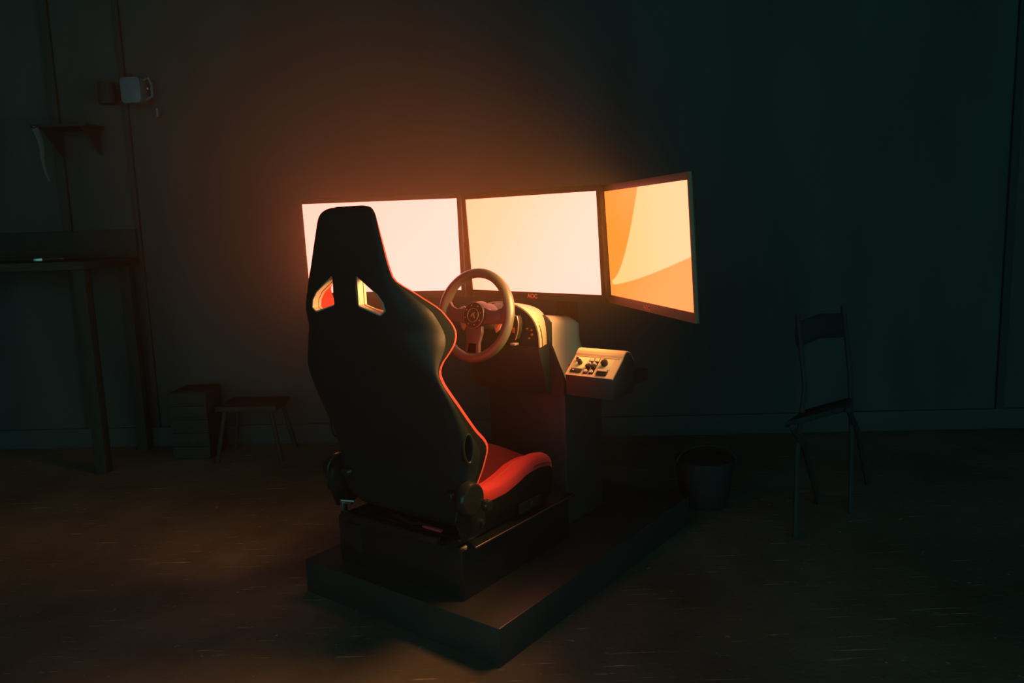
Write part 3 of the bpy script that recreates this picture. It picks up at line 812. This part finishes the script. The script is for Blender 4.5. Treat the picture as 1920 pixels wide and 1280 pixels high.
# ================================================================ MONITORS
MON = {'left': (0.162, -0.045, (-0.480, 2.946, -0.063)), 'centre': (0.739, -0.063, (0.073, 2.747, -0.067)), 'right': (1.336, -0.057, (0.395, 2.276, -0.069))}
SW, SH = 0.60, 0.338
LAB = {'left': 'wide flat monitor glowing plain white, behind the head of the racing seat',
       'centre': 'wide flat monitor glowing cream, middle one of the three, behind the steering wheel',
       'right': 'flat monitor turned sideways showing a pale curved shape on orange'}
for key in ('left', 'centre', 'right'):
    yaw, tilt, c = MON[key]
    x = Vector((math.cos(yaw), -math.sin(yaw), 0)); nrm = Vector((math.sin(yaw), math.cos(yaw), 0))
    zz = Vector((0, 0, 1)) * math.cos(tilt) + nrm * math.sin(tilt); yy = zz.cross(x)
    cpos = Vector(c) + Vector((0, 0, CAM_H))
    MM = Matrix(((x.x, yy.x, zz.x, cpos.x), (x.y, yy.y, zz.y, cpos.y), (x.z, yy.z, zz.z, cpos.z), (0, 0, 0, 1)))
    bl, btop, bb_ = (0.016 if key != 'right' else 0.0135), 0.020, 0.027
    br = 0.016 if key != 'right' else 0.009
    Tm = Thing('monitor', LAB[key], 'monitor', (0, 0.02, -SH / 2 - bb_), base=MM, group='row of three wide monitors')
    if key == 'right':
        # added one-sided area lamp before the glass, boosting the right screen's light on the console
        la = bpy.data.lights.new('screen_boost_lamp', 'AREA'); la.shape = 'RECTANGLE'; la.size = SW - 0.12; la.size_y = SH - 0.02
        la.energy = RIGHT_BOOST; la.color = (1.0, 0.43, 0.13); la.spread = math.radians(138)
        lo2 = bpy.data.objects.new('screen_boost_lamp', la); col.objects.link(lo2)
        lo2.parent = Tm.e; lo2.location = Vector((0.06, -0.002, 0)) - Tm.loc; lo2.rotation_euler = (-PI / 2, 0, 0)
    # screen
    me = bpy.data.meshes.new('screen')
    off = Tm.loc
    vv = [(-SW / 2, 0, -SH / 2), (SW / 2, 0, -SH / 2), (SW / 2, 0, SH / 2), (-SW / 2, 0, SH / 2)]
    me.from_pydata([tuple(Vector(p) - off) for p in vv], [], [(0, 1, 2, 3)])
    uv = me.uv_layers.new(name='UVMap')
    for li, q in zip(me.polygons[0].loop_indices, ((0, 0), (1, 0), (1, 1), (0, 1))): uv.data[li].uv = q
    me.materials.append(M['screen_' + key])
    so = bpy.data.objects.new('screen', me); col.objects.link(so); so.parent = Tm.e
    so['label'] = {'left': 'evenly lit white screen', 'centre': 'evenly lit cream screen', 'right': 'lit screen with pale sweep on orange'}[key]
    d0, d1 = -0.004, 0.006
    fr = MB()
    X0, X1, Z0, Z1 = -SW / 2, SW / 2, -SH / 2, SH / 2
    fr.box(X0 - bl, X0 - (0.0115 if key == 'right' else 0), d0, d1, Z0 - bb_, Z1 + btop, b=0.0012).box(X1, X1 + br, d0, d1, Z0 - bb_, Z1 + btop, b=0.0012)
    xg = X0 - (0.0118 if key == 'right' else 0)
    fr.box(xg, X1, d0, d1, Z1, Z1 + btop, b=0.0012).box(xg, X1, d0, d1, Z0 - bb_, Z0, b=0.0012)
    Tm.part('bezel', fr, M['bezel_lit' if key == 'right' else 'bezel'])
    Tm.part('panel_gap', MB().box(X0 - (0.0117 if key == 'right' else 0.004), X1 + 0.004, 0.0015, 0.004, Z0 - 0.004, Z1 + 0.004), M['gap'])
    cb = MB().box(X0 - bl + 0.001, X1 + br - 0.001, 0.006, 0.013, Z0 - bb_ + 0.001, Z1 + btop - 0.001, b=0.003).box(X0 + 0.06, X1 - 0.06, 0.0125, 0.028, Z0 + 0.02, Z1 - 0.02, b=0.004)
    cb.prism(rrect(-0.20, 0.20, -0.11, 0.11, 0.02), 'y', 0.026, 0.050, bev=0.006)
    Tm.part('back_cover', cb, M['bezel'])
    Tm.part('mount_plate', MB().box(-0.05, 0.05, 0.050, 0.056, -0.05, 0.05, b=0.002), M['metal'])
    if key != 'left':
        cu_ = bpy.data.curves.new('brand_logo', 'FONT')
        cu_.body = 'AOC'; cu_.size = 0.021; cu_.extrude = 0.0006; cu_.align_x = 'CENTER'; cu_.align_y = 'CENTER'; cu_.offset = 0.0006
        to = bpy.data.objects.new('brand_logo', cu_); col.objects.link(to)
        dg = bpy.context.evaluated_depsgraph_get(); dg.update()
        lm = bpy.data.meshes.new_from_object(to.evaluated_get(dg)); bpy.data.objects.remove(to)
        lm.transform(Matrix.Translation(Vector((0.0, d0 - 0.0004, Z0 - bb_ * 0.52)) - off) @ Matrix.Rotation(PI / 2, 4, 'X'))
        lm.materials.clear(); lm.materials.append(M['logo'])
        lo_ = bpy.data.objects.new('brand_logo', lm); col.objects.link(lo_); lo_.parent = Tm.e
        lo_['label'] = 'orange-red three-letter maker mark'

# monitor stand: post behind the dash, bar running behind the three screens (rig frame)
def in_rig(p): return RIG.inverted() @ Vector(p)
pts = []
for key in ('left', 'centre', 'right'):
    yaw, tilt, c = MON[key]
    nrm = Vector((math.sin(yaw), math.cos(yaw), 0)); pts.append(in_rig(Vector(c) + Vector((0, 0, CAM_H)) + nrm * 0.088))
ST = Thing('monitor_stand', 'black steel stand holding the three monitors, behind the console', 'stand', (0, 0.93 + 0.06, 0.112))
Lm, Cm, Rm = pts
ST.part('post', MB().box(-0.03, 0.03, 0.955, 1.015, 0.112, 1.12, b=0.004), M['metal'])
ST.part('cross_bar', MB().tube([Lm, Vector((-0.42, 0.74, Lm.z)), Vector((-0.26, 0.86, Cm.z)), Vector((-0.12, 0.93, Cm.z)), Vector((0.12, 0.93, Cm.z)), Vector((0.26, 0.86, Cm.z)), Vector((0.42, 0.74, Rm.z)), Rm], 0.018, n=12), M['metal'])
ST.part('bracket', MB().cyl((Cm.x, Cm.y - 0.03, Cm.z), (Cm.x, 0.96, Cm.z), 0.02, n=16), M['metal'])
ST.part('bracket', MB().cyl(Lm, Lm + (in_rig(Vector(MON['left'][2]) + Vector((0, 0, CAM_H))) - Lm) * 0.35, 0.03, n=16), M['metal'])
ST.part('bracket', MB().cyl(Rm, Rm + (in_rig(Vector(MON['right'][2]) + Vector((0, 0, CAM_H))) - Rm) * 0.35, 0.03, n=16), M['metal'])

# ================================================================ BACKGROUND THINGS (world frame)
I4 = Matrix.Identity(4)
def wthing(name, label, cat, loc, group=None): return Thing(name, label, cat, loc, base=WALL, group=group)
# workbench along the back wall at the left
X = wx(-3.05)
WB = wthing('workbench', 'long dark wooden workbench against the back wall, far left', 'workbench', (X, -0.3, 0))
WB.part('bench_top', MB().box(X - 0.75, wx(-2.02), -0.55, -0.03, 1.03, 1.07, b=0.004), M['wood'])
WB.part('back_board', MB().box(X - 0.75, wx(-2.02), -0.045, -0.025, 1.07, 1.22, b=0.003), M['wood'])
for lx in (X - 0.70, wx(-2.02) - 0.08):
    for ly in (-0.52, -0.11):
        WB.part('leg', MB().box(lx, lx + 0.06, ly, ly + 0.06, 0, 1.03, b=0.003), M['wood'])
x = wx(-2.24)
TL = wthing('adjustable_spanner', 'small shiny metal tool lying on the workbench', 'tool', (x, -0.42, 1.07))
TL.part('handle', MB().tube([(x - 0.06, -0.42, 1.078), (x, -0.43, 1.083), (x + 0.05, -0.425, 1.080)], 0.008, n=8), M['bare_metal'])
TL.part('jaw', MB().prism([(x - 0.10, -0.44), (x - 0.06, -0.43), (x - 0.06, -0.41), (x - 0.10, -0.40), (x - 0.085, -0.42)], 'z', 1.071, 1.089, bev=0.002), M['bare_metal'])
# shelf with container
x = wx(-2.27)
SF = wthing('wall_shelf', 'narrow dark shelf fixed to the back wall, upper left', 'shelf', (x, -0.10, 1.74))
SF.part('board', MB().box(x - 0.16, x + 0.13, -0.20, -0.02, 1.750, 1.765, b=0.002), M['wood'])
for q in (-0.12, 0.09):
    SF.part('bracket', MB().prism([(-0.02, 1.75), (-0.18, 1.75), (-0.02, 1.62)], 'x', x + q, x + q + 0.012), M['grey'])
x = wx(-2.375)
RG = wthing('hanging_cloth', 'narrow pale cloth strip hanging below the shelf on the back wall', 'cloth', (x, -0.03, 1.74))
cl = []
for k in range(9):
    t = k / 8
    cl.append((x - 0.02 + 0.045 * t + 0.004 * math.sin(5 * t), -0.215 + 0.01 * math.sin(7 * t), 1.745 - 0.27 * t))
RG.part('folded_strip', MB().tube(cl, 0.012, n=8, rad=lambda t: 0.016 - 0.011 * t, sc2=(1, 0.4)), M['cloth'])
RG.part('hook', MB().cyl((x - 0.02, -0.225, 1.75), (x - 0.02, -0.01, 1.752), 0.004, n=8), M['bare_metal'])
# pale jug hanging on the wall
x = wx(-1.90)
JG = wthing('plastic_jug', 'pale blue-grey plastic jug hanging on the back wall, upper left', 'jug', (x, -0.08, 1.85))
JG.part('jug_body', MB().prism(rrect(x - 0.075, x + 0.03, 1.865, 1.995, 0.02), 'y', -0.13, -0.035, bev=0.008), M['pale'])
JG.part('handle', MB().tube([(x + 0.028, -0.08, 1.985), (x + 0.055, -0.08, 1.995), (x + 0.068, -0.08, 1.96), (x + 0.066, -0.08, 1.90), (x + 0.03, -0.08, 1.885)], 0.007, n=8), M['pale'])
JG.part('cap', MB().cyl((x - 0.045, -0.08, 1.995), (x - 0.045, -0.08, 2.02), 0.016, n=16, bev=0.002), M['grey'])
JG.part('hanging_peg', MB().cyl((x + 0.05, -0.09, 1.94), (x + 0.05, 0.0, 1.945), 0.005, n=8), M['bare_metal'])
x = wx(-1.83)
tag(make_obj('wall_hook', MB().cyl((x, -0.05, 1.815), (x, -0.002, 1.82), 0.007, n=10).cyl((x, -0.05, 1.80), (x, -0.05, 1.845), 0.008, n=10), M['pale'], matrix=WALL), 'tiny pale peg on the back wall below the jug', 'hook')
x = wx(-2.07)
tag(make_obj('hanging_tin', MB().cyl((x, -0.09, 1.87), (x, -0.09, 1.98), 0.042, n=24, bev=0.004).cyl((x, -0.05, 1.965), (x, 0.0, 1.97), 0.005, n=8), M['grey'], matrix=WALL), 'dull grey tin hanging on the back wall left of the pale jug', 'tin')
# crate and stool
x = wx(-1.70)
CR = wthing('tall_crate', 'tall narrow wooden crate standing against the back wall, left of the seat', 'crate', (x, -0.2, 0))
for q in range(5):
    CR.part('slat', MB().box(x - 0.10, x + 0.10, -0.30, -0.285, 0.01 + q * 0.073, 0.07 + q * 0.073, b=0.002), M['wood'])
CR.part('box_body', MB().box(x - 0.095, x + 0.095, -0.285, -0.09, 0.0, 0.365, b=0.003), M['wood'])
x = wx(-1.38)
SL = wthing('step_stool', 'low dark step stool with splayed legs by the back wall', 'stool', (x, -0.25, 0))
SL.part('seat_board', MB().box(x - 0.15, x + 0.17, -0.36, -0.12, 0.27, 0.295, b=0.003), M['grey'])
for sx in (-1, 1):
    for sy in (-1, 1):
        SL.part('leg', MB().cyl((x + 0.01 + sx * 0.17, -0.24 + sy * 0.12, 0.0), (x + 0.01 + sx * 0.12, -0.24 + sy * 0.09, 0.27), 0.012, n=10), M['grey'])
# trolley / chair at the right
CH = Thing('folding_chair', 'dark tubular folding chair standing at the right, away from the simulator', 'chair', (1.15, 2.95, 0), base=I4)
def tb(p, r=0.011): return MB().tube(p, r, n=8)
for dx, dy in ((0, 0), (0.30, 0.22)):
    CH.part('back_frame', tb([(1.02 + dx, 2.72 + dy, 0.0), (1.05 + dx, 2.80 + dy, 0.30), (1.12 + dx * 0.9, 2.92 + dy, 0.52), (1.10 + dx * .9, 2.96 + dy, 0.80)]), M['grey'])
    CH.part('leg', tb([(1.24 + dx, 3.05 + dy, 0.0), (1.10 + dx, 2.86 + dy, 0.30), (1.0 + dx, 2.72 + dy, 0.42)]), M['grey'])
CH.part('seat', MB().prism([(0.98, 2.74), (1.12, 2.92), (1.40, 3.12), (1.28, 2.94)], 'z', 0.41, 0.435, bev=0.006), M['grey'])
CH.part('backrest', MB().tube([(1.10, 2.955, 0.72), (1.22, 3.04, 0.74), (1.37, 3.18, 0.72)], 0.05, n=12, sc2=(1, .25), upv=(0, 0, 1)), M['grey'])
BK = Thing('bucket', 'low round black bucket on the floor between the console and the folding chair', 'bucket', (0.78, 3.1, 0), base=I4)
BK.part('tub', MB().cyl((0.78, 3.1, 0.0), (0.78, 3.1, 0.20), 0.095, 0.12, n=32, bev=0.004), M['rubber'])
BK.part('handle', MB().tube([(0.78 + 0.122 * math.cos(a), 3.1 - 0.03 + 0.0 * a, 0.19 + 0.07 * math.sin(a)) for a in [PI * k / 14 for k in range(15)]], 0.004, n=6), M['rubber'])
